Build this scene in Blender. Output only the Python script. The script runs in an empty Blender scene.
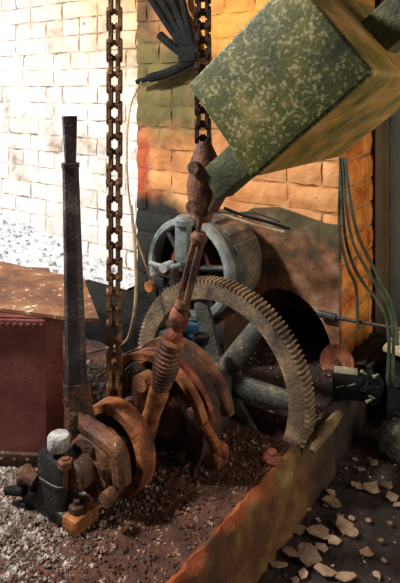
import bpy, bmesh, math, random
from mathutils import Vector, Matrix
random.seed(7)
S = 0.62                      # design units -> metres
R_ = math.radians
sc = bpy.context.scene
COL = sc.collection

# ------------------------------------------------------------------ camera
H, F, HZ, A = 1.3, 573.0, 92.0, R_(35.6)
cam_d = bpy.data.cameras.new('camera'); cam = bpy.data.objects.new('camera', cam_d)
COL.objects.link(cam); sc.camera = cam
cam.location = (0, 0, H * S); cam.rotation_euler = (R_(90), 0, A)
cam_d.sensor_fit = 'HORIZONTAL'; cam_d.sensor_width = 36
cam_d.lens = 36 * F / 400
cam_d.shift_y = -(291.5 - HZ) / 583 * (583 / 400)
cam_d.clip_start = 0.02

# ------------------------------------------------------------------ world, light, exposure
w = bpy.data.worlds.new('world'); sc.world = w; w.use_nodes = True
bg = w.node_tree.nodes['Background']
bg.inputs[0].default_value = (0.92, 0.96, 1.0, 1); bg.inputs[1].default_value = 0.085
def area(name, loc, target, size, size_y, power, col):
    d = bpy.data.lights.new(name, 'AREA'); d.shape = 'RECTANGLE'; d.size = size * S; d.size_y = size_y * S
    d.energy = power; d.color = col
    o = bpy.data.objects.new(name, d); COL.objects.link(o)
    o.location = Vector(loc) * S
    o.rotation_euler = (Vector(target) - Vector(loc)).to_track_quat('-Z', 'Y').to_euler()
    return o
area('window_daylight', (-5.4, 0.6, 2.0), (-3.2, 2.7, 0.4), 1.2, 1.6, 26, (0.86, 0.93, 1.0))
area('upper_left_fill', (-2.9, 0.1, 3.0), (-1.4, 1.7, 0.2), 0.4, 0.4, 74, (1.0, 0.95, 0.87))  # unseen lamp added at upper front left to brighten the machine
area('doorway_daylight', (1.5, 2.1, 1.0), (-1.0, 2.0, 1.0), 1.2, 1.7, 12, (1.0, 0.88, 0.70))
sc.view_settings.view_transform = 'Standard'
sc.view_settings.look = 'None'
sc.view_settings.gamma = 1
sc.view_settings.use_curve_mapping = False
sc.view_settings.exposure = 0.0

# ------------------------------------------------------------------ measuring helpers
FW = Vector((-math.sin(A), math.cos(A), 0)); RT = Vector((math.cos(A), math.sin(A), 0)); C0 = Vector((0, 0, H))
def ray(px, py): return FW + RT * ((px - 200) / F) + Vector((0, 0, (HZ - py) / F))
def onY(px, py, Y): d = ray(px, py); return C0 + d * (Y / d.y)
def onX(px, py, X): d = ray(px, py); return C0 + d * (X / d.x)
def onZ(px, py, Z): d = ray(px, py); return C0 + d * ((Z - H) / d.z)
def onD(px, py, D): return C0 + ray(px, py) * D

# ------------------------------------------------------------------ materials
MATS = {}
def mat(name, ramp, scale=6.0, detail=6, rough=0.75, metal=0.0, bump=0.25, bscale=None, speck=None, zones=None, rand=0.0, coords='Position', bdist=0.01):
    """noise-driven colour ramp; zones: list of (axis, lo, hi, colour, amount) stains and tints with soft noisy borders, design units"""
    if name in MATS: return MATS[name]
    m = bpy.data.materials.new(name); m.use_nodes = True; MATS[name] = m
    nt = m.node_tree; N = nt.nodes; L = nt.links; b = N['Principled BSDF']
    if coords == 'Position':
        g = N.new('ShaderNodeNewGeometry'); vec = g.outputs['Position']
    else:
        g = N.new('ShaderNodeTexCoord'); vec = g.outputs['Object']
    n = N.new('ShaderNodeTexNoise'); n.inputs['Scale'].default_value = scale / S; n.inputs['Detail'].default_value = detail
    n.inputs['Roughness'].default_value = 0.68
    L.new(vec, n.inputs['Vector'])
    cr = N.new('ShaderNodeValToRGB'); L.new(n.outputs['Fac'], cr.inputs['Fac'])
    el = cr.color_ramp.elements
    while len(el) < len(ramp): el.new(0.5)
    for e, (p, c) in zip(el, ramp): e.position = p; e.color = (*c, 1)
    col = cr.outputs['Color']
    def mix(fac, c1, c2, blend='MIX'):
        x = N.new('ShaderNodeMix'); x.data_type = 'RGBA'; x.blend_type = blend
        for sock, v in ((x.inputs[0], fac), (x.inputs[6], c1), (x.inputs[7], c2)):
            if hasattr(v, 'links'): L.new(v, sock)
            elif isinstance(v, tuple): sock.default_value = (*v, 1)
            else: sock.default_value = v
        return x.outputs[2]
    def math_(op, a, b_=0.0, clamp=False):
        x = N.new('ShaderNodeMath'); x.operation = op; x.use_clamp = clamp
        for sock, v in ((x.inputs[0], a), (x.inputs[1], b_)):
            if hasattr(v, 'links'): L.new(v, sock)
            else: sock.default_value = v
        return x.outputs[0]
    if zones:
        n2 = N.new('ShaderNodeTexNoise'); n2.inputs['Scale'].default_value = 3.2 / S; n2.inputs['Detail'].default_value = 5
        L.new(vec, n2.inputs['Vector'])
        sp = N.new('ShaderNodeSeparateXYZ'); L.new(vec, sp.inputs[0])
        wob = math_('MULTIPLY', math_('SUBTRACT', n2.outputs['Fac'], 0.5), 0.55 * S)
        gcr = N.new('ShaderNodeValToRGB'); L.new(n.outputs['Fac'], gcr.inputs['Fac'])
        gcr.color_ramp.elements[0].position = 0.25; gcr.color_ramp.elements[0].color = (0.35, 0.35, 0.35, 1); gcr.color_ramp.elements[1].position = 0.75; gcr.color_ramp.elements[1].color = (1.45, 1.4, 1.3, 1); gr = gcr.outputs['Color']
        for zone in zones:
            c, amt = zone[-2], zone[-1]
            fac = None
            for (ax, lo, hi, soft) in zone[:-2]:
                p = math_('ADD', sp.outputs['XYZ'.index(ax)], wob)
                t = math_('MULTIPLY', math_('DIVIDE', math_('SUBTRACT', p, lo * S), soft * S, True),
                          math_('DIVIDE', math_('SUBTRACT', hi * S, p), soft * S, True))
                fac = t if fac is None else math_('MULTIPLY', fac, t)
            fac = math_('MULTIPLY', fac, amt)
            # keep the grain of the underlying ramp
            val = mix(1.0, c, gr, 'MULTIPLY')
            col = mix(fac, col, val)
    if speck:
        ss, thr, sc_c = speck
        v = N.new('ShaderNodeTexNoise'); v.inputs['Scale'].default_value = ss / S; v.inputs['Detail'].default_value = 3
        L.new(vec, v.inputs['Vector'])
        f = math_('MULTIPLY', math_('MULTIPLY', math_('SUBTRACT', v.outputs['Fac'], thr), 14.0, True), math_('MULTIPLY', math_('SUBTRACT', n.outputs['Fac'], 0.40), 6.0, True))
        col = mix(f, col, sc_c)
    if rand:
        oi = N.new('ShaderNodeObjectInfo')
        k = math_('ADD', math_('MULTIPLY', oi.outputs['Random'], rand * 2), 1 - rand)
        hs = N.new('ShaderNodeHueSaturation'); L.new(col, hs.inputs['Color']); L.new(k, hs.inputs['Value']); col = hs.outputs['Color']
    L.new(col, b.inputs['Base Color'])
    b.inputs['Roughness'].default_value = rough; b.inputs['Metallic'].default_value = metal
    if bump:
        n3 = N.new('ShaderNodeTexNoise'); n3.inputs['Scale'].default_value = (bscale or scale * 4) / S; n3.inputs['Detail'].default_value = 6
        L.new(vec, n3.inputs['Vector'])
        bp = N.new('ShaderNodeBump'); bp.inputs['Strength'].default_value = bump; bp.inputs['Distance'].default_value = bdist
        L.new(n3.outputs['Fac'], bp.inputs['Height']); L.new(bp.outputs['Normal'], b.inputs['Normal'])
    return m

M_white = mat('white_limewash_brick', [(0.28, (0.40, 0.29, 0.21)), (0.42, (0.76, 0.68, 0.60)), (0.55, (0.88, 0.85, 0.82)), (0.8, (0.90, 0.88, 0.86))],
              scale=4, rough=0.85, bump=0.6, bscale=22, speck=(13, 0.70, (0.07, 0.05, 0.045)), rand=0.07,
              zones=[(('X', -4.2, 9, 1.6), ('Z', 1.05, 9, 0.8), (0.64, 0.38, 0.12), 0.92)])  # yellower tint towards the upper right of the wall
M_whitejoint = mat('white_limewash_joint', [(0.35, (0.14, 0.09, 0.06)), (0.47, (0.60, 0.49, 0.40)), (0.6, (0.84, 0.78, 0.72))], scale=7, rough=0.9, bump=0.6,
              zones=[(('X', -4.2, 9, 1.6), ('Z', 1.05, 9, 0.8), (0.50, 0.27, 0.08), 0.9)])  # joints take the same yellow tint, upper right
pz = [(('Z', 0.98, 1.75, 0.16), ('X', -9, -1.70, 0.25), (0.125, 0.105, 0.03), 0.97),
      (('Z', 1.52, 9, 0.2), ('X', -9, -1.90, 0.3), (0.10, 0.05, 0.018), 0.95),
      (('Z', 1.30, 9, 0.3), ('X', -1.95, 9, 0.15), (0.72, 0.32, 0.05), 0.9),
      (('X', -9, -2.15, 0.12), ('Z', 0.3, 1.15, 0.2), (0.36, 0.055, 0.015), 0.9),
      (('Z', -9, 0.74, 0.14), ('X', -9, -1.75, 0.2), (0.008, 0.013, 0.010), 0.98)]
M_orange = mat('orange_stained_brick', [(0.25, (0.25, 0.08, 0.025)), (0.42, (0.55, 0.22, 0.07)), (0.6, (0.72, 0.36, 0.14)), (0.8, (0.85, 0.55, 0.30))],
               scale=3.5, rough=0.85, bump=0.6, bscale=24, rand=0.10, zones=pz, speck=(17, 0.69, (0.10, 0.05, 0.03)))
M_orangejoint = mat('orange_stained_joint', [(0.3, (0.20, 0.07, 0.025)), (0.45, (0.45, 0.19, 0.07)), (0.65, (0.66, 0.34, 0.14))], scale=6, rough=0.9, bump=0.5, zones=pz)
M_orangeside = mat('bright_orange_brick', [(0.33, (0.22, 0.035, 0.008)), (0.47, (0.72, 0.20, 0.025)), (0.62, (0.92, 0.38, 0.07))], scale=7, rough=0.85, bump=0.6, bscale=24, rand=0.10,
               zones=[(('Z', 0.9, 9, 0.5), (0.42, 0.25, 0.07), 0.7)])
M_redbrick = mat('dark_red_brick', [(0.3, (0.10, 0.03, 0.015)), (0.6, (0.34, 0.11, 0.05)), (0.8, (0.5, 0.22, 0.10))], scale=6, rough=0.9, bump=0.5, rand=0.15)
M_plaster = mat('sooty_brown_plaster', [(0.32, (0.03, 0.028, 0.018)), (0.44, (0.13, 0.06, 0.03)), (0.55, (0.30, 0.12, 0.06)), (0.63, (0.25, 0.22, 0.14)), (0.75, (0.55, 0.30, 0.17))], scale=7, rough=0.85, bump=0.6, bscale=20,
                zones=[(('Z', 0.53, 9, 0.12), (0.06, 0.055, 0.02), 0.85)])
M_concrete = mat('rusty_concrete', [(0.3, (0.016, 0.008, 0.006)), (0.5, (0.075, 0.027, 0.015)), (0.66, (0.16, 0.065, 0.03)), (0.85, (0.34, 0.2, 0.10))], scale=7, zones=[(('X', -9, -1.30, 0.25), ('Y', -9, 1.6, 0.2), (0.14, 0.115, 0.09), 0.9)], rough=0.9, bump=0.8, bscale=30,
                speck=(60, 0.66, (0.5, 0.42, 0.36)))
M_edge = mat('worn_kerb_concrete', [(0.30, (0.045, 0.02, 0.008)), (0.45, (0.12, 0.045, 0.014)), (0.56, (0.18, 0.10, 0.032)), (0.7, (0.34, 0.25, 0.11))], scale=6, zones=[(('Z', -0.045, 9, 0.03), ('Y', 0.9, 1.9, 0.3), (0.40, 0.085, 0.02), 0.75), (('Y', 1.86, 9, 0.2), (0.035, 0.022, 0.014), 0.9)], rough=0.9, bump=0.7, bscale=26)
M_dirt = mat('dark_oily_dirt', [(0.35, (0.012, 0.008, 0.007)), (0.6, (0.045, 0.026, 0.02)), (0.8, (0.12, 0.075, 0.06))], scale=14, rough=0.85, bump=0.9, bscale=45)
M_ballast = mat('pale_dusty_ground', [(0.3, (0.30, 0.29, 0.29)), (0.45, (0.68, 0.69, 0.72)), (0.7, (0.86, 0.88, 0.92))], scale=16, rough=0.95, bump=1.0, bscale=40)
def rustmat(name, a, b, c, d, **k):
    return mat(name, [(0.33, a), (0.45, b), (0.56, c), (0.68, d)], **dict(dict(scale=9, rough=0.7, metal=0.15, bump=0.6, bscale=95, bdist=0.004, coords='Position', speck=(75, 0.68, (0.45, 0.38, 0.32))), **k))
M_rust = rustmat('orange_rust', (0.05, 0.018, 0.01), (0.19, 0.058, 0.02), (0.40, 0.14, 0.04), (0.58, 0.27, 0.09))
M_brownrust = rustmat('brown_rust', (0.022, 0.012, 0.009), (0.085, 0.032, 0.018), (0.18, 0.07, 0.032), (0.32, 0.15, 0.07))
M_chain = rustmat('chain_rust', (0.05, 0.025, 0.013), (0.15, 0.07, 0.03), (0.28, 0.14, 0.06), (0.42, 0.25, 0.12))
M_darkrust = rustmat('dark_rust', (0.012, 0.009, 0.008), (0.035, 0.018, 0.013), (0.075, 0.032, 0.02), (0.15, 0.065, 0.035))
M_redrust = rustmat('red_rust', (0.05, 0.012, 0.01), (0.14, 0.033, 0.02), (0.26, 0.07, 0.035), (0.40, 0.16, 0.08))
M_iron = rustmat('dark_iron', (0.012, 0.013, 0.015), (0.028, 0.029, 0.032), (0.055, 0.05, 0.048), (0.13, 0.075, 0.05), rough=0.5, metal=0.4)
M_lever = rustmat('lever_steel', (0.022, 0.014, 0.016), (0.05, 0.034, 0.036), (0.09, 0.065, 0.062), (0.2, 0.16, 0.15), rough=0.55, metal=0.3)
M_grey = rustmat('grey_green_paint', (0.022, 0.022, 0.019), (0.055, 0.056, 0.048), (0.09, 0.088, 0.074), (0.22, 0.16, 0.10), rough=0.55, metal=0.2)
M_motor = rustmat('grey_motor_paint', (0.06, 0.07, 0.065), (0.16, 0.19, 0.18), (0.26, 0.29, 0.28), (0.45, 0.45, 0.42), rough=0.5, metal=0.2)
M_motorbody = rustmat('brown_dusted_casing', (0.03, 0.032, 0.030), (0.085, 0.082, 0.072), (0.16, 0.13, 0.10), (0.34, 0.22, 0.14), rough=0.6)
M_gearrim = rustmat('gear_rim_metal', (0.05, 0.045, 0.04), (0.16, 0.12, 0.085), (0.30, 0.20, 0.12), (0.50, 0.34, 0.20), rough=0.55, metal=0.3)
M_tooth = rustmat('gear_tooth_metal', (0.06, 0.05, 0.04), (0.2, 0.14, 0.09), (0.38, 0.27, 0.17), (0.6, 0.46, 0.30), rough=0.5, metal=0.35)
M_tank = mat('maroon_tank_paint', [(0.36, (0.065, 0.014, 0.014)), (0.5, (0.18, 0.042, 0.044)), (0.62, (0.26, 0.085, 0.075)), (0.85, (0.32, 0.19, 0.15))], scale=3.5, detail=10, rough=0.5, metal=0.1, bump=0.25, bscale=100, bdist=0.003, speck=(60, 0.68, (0.42, 0.30, 0.26)))
M_lid = mat('rusty_tank_lid', [(0.3, (0.05, 0.016, 0.008)), (0.48, (0.16, 0.06, 0.025)), (0.62, (0.26, 0.12, 0.05)), (0.8, (0.5, 0.36, 0.24))], scale=8, rough=0.7, metal=0.1, bump=0.4, bscale=90, bdist=0.003, speck=(34, 0.62, (0.75, 0.66, 0.55)))
M_green = mat('peeling_green_paint', [(0.32, (0.008, 0.012, 0.003)), (0.43, (0.035, 0.042, 0.007)), (0.54, (0.085, 0.088, 0.013)), (0.64, (0.22, 0.17, 0.045)), (0.8, (0.40, 0.29, 0.11))], scale=5, detail=10, rough=0.55, metal=0.1, bump=0.35, bscale=120, bdist=0.002,
              speck=(95, 0.54, (0.34, 0.30, 0.15)))
M_greenside = mat('ochre_green_rust', [(0.30, (0.06, 0.05, 0.008)), (0.45, (0.22, 0.16, 0.025)), (0.56, (0.42, 0.23, 0.05)), (0.7, (0.60, 0.38, 0.20))], scale=8, detail=10, rough=0.6, metal=0.1, bump=0.5, bscale=120, bdist=0.002, speck=(40, 0.60, (0.46, 0.20, 0.08)))
M_arm = rustmat('dark_green_arm', (0.015, 0.018, 0.01), (0.045, 0.05, 0.022), (0.085, 0.085, 0.035), (0.16, 0.14, 0.06))
M_pale = mat('pale_dusty_metal', [(0.35, (0.14, 0.13, 0.12)), (0.52, (0.38, 0.37, 0.35)), (0.7, (0.68, 0.67, 0.65))], scale=25, rough=0.6, bump=0.4)
M_blue = mat('blue_paint', [(0.35, (0.015, 0.05, 0.09)), (0.6, (0.04, 0.16, 0.30)), (0.8, (0.10, 0.26, 0.42))], scale=12, rough=0.5, bump=0.2)
M_black = mat('black_rubber', [(0.4, (0.004, 0.005, 0.005)), (0.7, (0.016, 0.016, 0.015))], scale=12, rough=0.8, bump=0.4)
M_cable = mat('green_black_cable', [(0.4, (0.018, 0.028, 0.015)), (0.7, (0.07, 0.085, 0.045))], scale=14, rough=0.5, bump=0.1)
M_wire = mat('tan_wire', [(0.4, (0.25, 0.16, 0.08)), (0.7, (0.55, 0.42, 0.26))], scale=14, rough=0.6, bump=0.1)
M_wood = mat('pale_wood', [(0.35, (0.28, 0.19, 0.10)), (0.6, (0.52, 0.40, 0.24)), (0.8, (0.68, 0.56, 0.38))], scale=14, rough=0.8, bump=0.4)
M_paper = mat('dirty_paper', [(0.35, (0.10, 0.085, 0.05)), (0.55, (0.30, 0.27, 0.18)), (0.75, (0.6, 0.55, 0.42))], scale=14, rough=0.9, bump=0.3)
M_flake = mat('plaster_flake', [(0.35, (0.20, 0.11, 0.07)), (0.55, (0.40, 0.27, 0.18)), (0.75, (0.60, 0.46, 0.34))], scale=12, rough=0.9, bump=0.4, rand=0.35)
M_stone = mat('loose_stone', [(0.3, (0.06, 0.04, 0.03)), (0.48, (0.22, 0.17, 0.14)), (0.6, (0.50, 0.46, 0.42)), (0.72, (0.78, 0.74, 0.70))], scale=20, rough=0.9, bump=0.4)
M_stonedark = mat('rusty_stone', [(0.35, (0.03, 0.012, 0.008)), (0.52, (0.12, 0.045, 0.025)), (0.62, (0.40, 0.26, 0.20)), (0.75, (0.70, 0.58, 0.52))], scale=20, rough=0.9, bump=0.4)
M_door = mat('grey_green_steel_door', [(0.35, (0.19, 0.27, 0.27)), (0.6, (0.27, 0.37, 0.37)), (0.8, (0.34, 0.43, 0.41))], scale=4, rough=0.45, metal=0.2, bump=0.15)
M_nub = mat('worn_stone_nub', [(0.35, (0.07, 0.035, 0.015)), (0.55, (0.20, 0.13, 0.06)), (0.7, (0.36, 0.27, 0.14))], scale=12, rough=0.8, bump=0.4)
M_sack = mat('grey_lump', [(0.35, (0.05, 0.045, 0.035)), (0.6, (0.17, 0.16, 0.13)), (0.8, (0.4, 0.38, 0.34))], scale=30, rough=0.9, bump=0.8, speck=(50, .6, (0.6, 0.58, 0.52)))

M_black.node_tree.nodes['Principled BSDF'].inputs['Specular IOR Level'].default_value = 0.15
# ------------------------------------------------------------------ mesh builder (design units)
class MB:
    def __init__(s): s.v = []; s.f = []
    def add(s, vs, fs):
        o = len(s.v); s.v += [Vector(p) for p in vs]; s.f += [tuple(i + o for i in f) for f in fs]; return s
    def box(s, c, d, rz=0.0, rot=None, jit=0.0):
        c = Vector(c); m = rot or Matrix.Rotation(rz, 3, 'Z')
        vs = [c + m @ Vector((x * d[0] / 2, y * d[1] / 2, z * d[2] / 2)) for x in (-1, 1) for y in (-1, 1) for z in (-1, 1)]
        if jit: vs = [p + Vector([random.uniform(-jit, jit) for _ in '123']) for p in vs]
        return s.add(vs, [(0, 1, 3, 2), (4, 6, 7, 5), (0, 4, 5, 1), (2, 3, 7, 6), (0, 2, 6, 4), (1, 5, 7, 3)])
    def bbox(s, c, d, bev=0.008, seg=2, rot=None):
        bm = bmesh.new(); bmesh.ops.create_cube(bm, size=1)
        for v in bm.verts: v.co = Vector((v.co.x * d[0], v.co.y * d[1], v.co.z * d[2]))
        bmesh.ops.bevel(bm, geom=bm.edges[:], offset=bev, segments=seg, affect='EDGES', profile=0.5)
        m = rot or Matrix.Identity(3); c = Vector(c)
        bm.verts.index_update()
        s.add([c + m @ v.co for v in bm.verts], [tuple(v.index for v in f.verts) for f in bm.faces]); bm.free(); return s
    def tube(s, pts, r, n=8, caps=True):
        pts = [Vector(p) for p in pts]; rs = r if isinstance(r, (list, tuple)) else [r] * len(pts)
        base = len(s.v); up = None
        for i, p in enumerate(pts):
            t = (pts[min(i + 1, len(pts) - 1)] - pts[max(i - 1, 0)])
            if t.length < 1e-9: t = Vector((0, 0, 1))
            t.normalize()
            if up is None:
                up = t.orthogonal().normalized()
            else:
                up = (up - t * up.dot(t))
                up = up.normalized() if up.length > 1e-6 else t.orthogonal().normalized()
            bi = t.cross(up)
            for k in range(n):
                a = 2 * math.pi * k / n
                s.v.append(p + (up * math.cos(a) + bi * math.sin(a)) * rs[i])
        for i in range(len(pts) - 1):
            for k in range(n):
                a = base + i * n + k; b = base + i * n + (k + 1) % n
                s.f.append((a, b, b + n, a + n))
        if caps:
            s.f.append(tuple(base + k for k in reversed(range(n)))); s.f.append(tuple(base + (len(pts) - 1) * n + k for k in range(n)))
        return s
    def cyl(s, a, b, r0, r1=None, n=20): return s.tube([a, b], [r0, r0 if r1 is None else r1], n)
    def lathe(s, o, ax, prof, n=40, closed=False, a0=0.0, a1=2 * math.pi):
        """prof: list of (radius, along); ring if closed"""
        o = Vector(o); ax = Vector(ax).normalized(); e1 = Vector((0, 0, 1)) if abs(ax.z) < 0.9 else Vector((1, 0, 0))
        e1 = (e1 - ax * e1.dot(ax)).normalized(); e2 = ax.cross(e1)
        full = abs(a1 - a0 - 2 * math.pi) < 1e-6; cnt = n if full else n + 1
        base = len(s.v); k = len(prof)
        for i in range(cnt):
            a = a0 + (a1 - a0) * i / n
            d = e1 * math.cos(a) + e2 * math.sin(a)
            for (r, h) in prof: s.v.append(o + ax * h + d * r)
        for i in range(n):
            j = (i + 1) % cnt
            for q in range(k if closed else k - 1):
                q2 = (q + 1) % k
                s.f.append((base + i * k + q, base + j * k + q, base + j * k + q2, base + i * k + q2))
        if not full and closed:
            s.f.append(tuple(base + q for q in range(k))); s.f.append(tuple(base + (cnt - 1) * k + q for q in reversed(range(k))))
        return s
    def prism(s, poly, ext):
        """poly: 3D points of a planar polygon, ext: extrusion vector"""
        ext = Vector(ext); poly = [Vector(p) for p in poly]; n = len(poly)
        fs = [tuple(range(n)), tuple(n + i for i in reversed(range(n)))]
        fs += [(i, n + i, n + (i + 1) % n, (i + 1) % n) for i in range(n)]
        return s.add(poly + [p + ext for p in poly], fs)
    def blob(s, c, d, seed=0, amp=0.12, sub=2, rot=None):
        bm = bmesh.new(); bmesh.ops.create_icosphere(bm, subdivisions=sub, radius=1)
        rr = random.Random(seed); m = rot or Matrix.Identity(3); c = Vector(c)
        bm.verts.index_update()
        vs = []
        for v in bm.verts:
            k = 1 + rr.uniform(-amp, amp); vs.append(c + m @ Vector((v.co.x * d[0] * k, v.co.y * d[1] * k, v.co.z * d[2] * k)))
        s.add(vs, [tuple(v.index for v in f.verts) for f in bm.faces]); bm.free(); return s
    def nut(s, c, ax, r, h):
        return s.lathe(c, ax, [(0, 0), (r, 0), (r, h * 0.85), (r * 0.85, h), (0, h)], n=6)
    def mesh(s, name, m, off=(0, 0, 0), smooth=True, ang=35):
        me = bpy.data.meshes.new(name); off = Vector(off)
        me.from_pydata([tuple((p - off) * S) for p in s.v], [], s.f)
        bm = bmesh.new(); bm.from_mesh(me); bmesh.ops.remove_doubles(bm, verts=bm.verts, dist=1e-6); bmesh.ops.recalc_face_normals(bm, faces=bm.faces); bm.to_mesh(me); bm.free()
        me.materials.append(m)
        if smooth:
            for p in me.polygons: p.use_smooth = True
            me.set_sharp_from_angle(angle=R_(ang))
        return me
    def build(s, name, m, parent=None, smooth=True, ang=35):
        o0 = Vector((0, 0, 0)); 
        if parent is not None: o0 = Vector(parent['_o'])
        else:
            xs = [p.x for p in s.v]; ys = [p.y for p in s.v]; zs = [p.z for p in s.v]
            o0 = Vector(((min(xs) + max(xs)) / 2, (min(ys) + max(ys)) / 2, min(zs)))
        me = s.mesh(name, m, o0, smooth, ang)
        ob = bpy.data.objects.new(name, me); COL.objects.link(ob)
        if parent is not None:
            ob.parent = parent
        else:
            ob.location = o0 * S
        ob['_o'] = tuple(o0)
        return ob
def tag(o, label=None, cat=None, group=None, kind=None):
    if label: o['label'] = label
    if cat: o['category'] = cat
    if group: o['group'] = group
    if kind: o['kind'] = kind
    return o
def thing(name, label, cat, loc, group=None):
    o = bpy.data.objects.new(name, None); COL.objects.link(o); o.location = Vector(loc) * S; o.empty_display_size = 0.05
    o['_o'] = tuple(loc); return tag(o, label, cat, group)
def inst(name, me, parent, loc, rot=(0, 0, 0), scale=None):
    o = bpy.data.objects.new(name, me); COL.objects.link(o); o.parent = parent
    o.location = (Vector(loc) - Vector(parent['_o'])) * S; o.rotation_euler = rot
    if scale: o.scale = scale
    return o
V = Vector
def spline(pts, n=8):
    pts = [V(p) for p in pts]; out = []
    for i in range(len(pts) - 1):
        p0 = pts[max(i - 1, 0)]; p1 = pts[i]; p2 = pts[i + 1]; p3 = pts[min(i + 2, len(pts) - 1)]
        for k in range(n):
            t = k / n
            out.append(0.5 * ((2 * p1) + (p2 - p0) * t + (2 * p0 - 5 * p1 + 4 * p2 - p3) * t * t + (3 * p1 - p0 - 3 * p2 + p3) * t ** 3))
    out.append(pts[-1]); return out

# ================================================================== SETTING
XE = -0.925      # plinth edge
DROP = -0.25     # lower floor
YW, YP, YR = 2.92, 2.62, 3.14
# lower floor
fl = MB()
NX, NY = 46, 60
for i in range(NX + 1):
    for j in range(NY + 1):
        x = XE - 0.1 + (2.6) * i / NX; y = -0.2 + 3.5 * j / NY
        fl.v.append(V((x, y, DROP + random.uniform(-0.008, 0.008))))
for i in range(NX):
    for j in range(NY):
        a = i * (NY + 1) + j; fl.f.append((a, a + NY + 1, a + NY + 2, a + 1))
tag(fl.build('floor', M_dirt), 'dark dirty lower floor strewn with pale flakes', 'floor', kind='structure')

# plinth top (with the slot that the gear and drum run in) and side
SX0, SX1, SY0, SY1 = -1.72, XE - 0.004, 1.92, 2.06
pl = MB()
def uneven_grid(mb, x0, x1, y0, y1, nx, ny, zf):
    base = len(mb.v)
    for i in range(nx + 1):
        for j in range(ny + 1):
            x = x0 + (x1 - x0) * i / nx; y = y0 + (y1 - y0) * j / ny
            mb.v.append(V((x, y, zf(x, y))))
    for i in range(nx):
        for j in range(ny):
            a = base + i * (ny + 1) + j; mb.f.append((a, a + ny + 1, a + ny + 2, a + 1))
def ztop(x, y):
    return random.uniform(-0.006, 0.004)
uneven_grid(pl, -2.6, XE - 0.03, -0.3, SY0, 60, 80, ztop)

uneven_grid(pl, -2.6, SX0, SY0, SY1, 20, 4, ztop)
for y0, y1 in ((SY0, SY0), (SY1, SY1)):
    pl.add([(SX0, y0, 0), (XE - 0.03, y0, 0), (XE - 0.03, y0, -0.4), (SX0, y0, -0.4)], [(0, 1, 2, 3)])
pl.add([(SX0, SY0, 0), (SX0, SY1, 0), (SX0, SY1, -0.4), (SX0, SY0, -0.4)], [(0, 1, 2, 3)])
plinth = tag(pl.build('plinth', M_concrete), 'raised rust-stained concrete machine plinth covered in grit', 'plinth', kind='structure')
fb = MB(); uneven_grid(fb, -2.6, XE - 0.03, SY1, YR, 60, 40, lambda x, y: random.uniform(-.01, .01)); fb.build('far_bed', M_dirt, plinth)
# kerb: the worn edge, chamfered and ragged
kb = MB(); n = 90; prof = []
for i in range(n + 1):
    y = -0.3 + (2.22 + 0.3) * i / n
    j1 = random.uniform(-0.010, 0.010); j2 = random.uniform(-0.012, 0.006); j3 = random.uniform(-0.006, 0.006)
    prof.append([(XE - 0.034, y, -0.002), (XE - 0.018 + j1, y, 0.004 + j2 * .5), (XE + 0.004 + j2, y, -0.018 + j1), (XE + 0.012 + j3, y, -0.10), (XE + 0.02 + j3, y, DROP - 0.02)])
e_ = MB().bbox((XE - .03, (2.22 + YR) / 2, DROP / 2 - .02), (.06, YR - 2.22, -DROP + .02), .01).build('far_kerb', M_dirt, plinth)
for p in prof: kb.v += [V(q) for q in p]
for i in range(n):
    for q in range(4):
        a = i * 5 + q; kb.f.append((a, a + 1, a + 6, a + 5))
kb.build('kerb_face', M_edge, plinth)

# far floor + rubble heap against the white wall
ff = MB()
def zheap(x, y):
    t = max(0.0, (y - 1.9) / 1.0)
    hgt = 0.03 + max(0.0, (-2.5 - x)) * 0.17
    return -0.012 + hgt * t ** 1.6 + random.uniform(-0.012, 0.012)
uneven_grid(ff, -6.2, -2.55, -0.3, YW + 0.05, 90, 80, zheap)
tag(ff.build('rubble_floor', M_ballast), 'pale dusty rubble banked against the white brick wall', 'rubble', kind='structure')

# ------------------------------------------------------------------ walls, bricks one by one
CH, BL, JT = 0.1265, 0.375, 0.013
def brick_mesh(L, m, seed):
    r = random.Random(seed); b = MB(); h = CH - JT; nx, nz = 4, 3
    g = {}
    for i in range(nx + 1):
        for k in range(nz + 1):
            edge = (i in (0, nx)) + (k in (0, nz))
            x = (i / nx - 0.5) * L + r.uniform(-.004, .004); z = (k / nz - 0.5) * h + r.uniform(-.004, .004)
            y = (0.012 if edge == 2 else 0.006 if edge else -0.002) + r.uniform(-.004, .004)
            g[i, k] = len(b.v); b.v.append(V((x, y, z)))
    for i in range(nx):
        for k in range(nz): b.f.append((g[i, k], g[i + 1, k], g[i + 1, k + 1], g[i, k + 1]))
    ring = [g[i, 0] for i in range(nx)] + [g[nx, k] for k in range(nz)] + [g[i, nz] for i in range(nx, 0, -1)] + [g[0, k] for k in range(nz, 0, -1)]
    back = []
    for q in ring: back.append(len(b.v)); b.v.append(V((b.v[q].x, 0.06, b.v[q].z)))
    for i in range(len(ring)):
        j = (i + 1) % len(ring); b.f.append((ring[i], ring[j], back[j], back[i]))
    return b.mesh('brick', m, smooth=True, ang=60)
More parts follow.
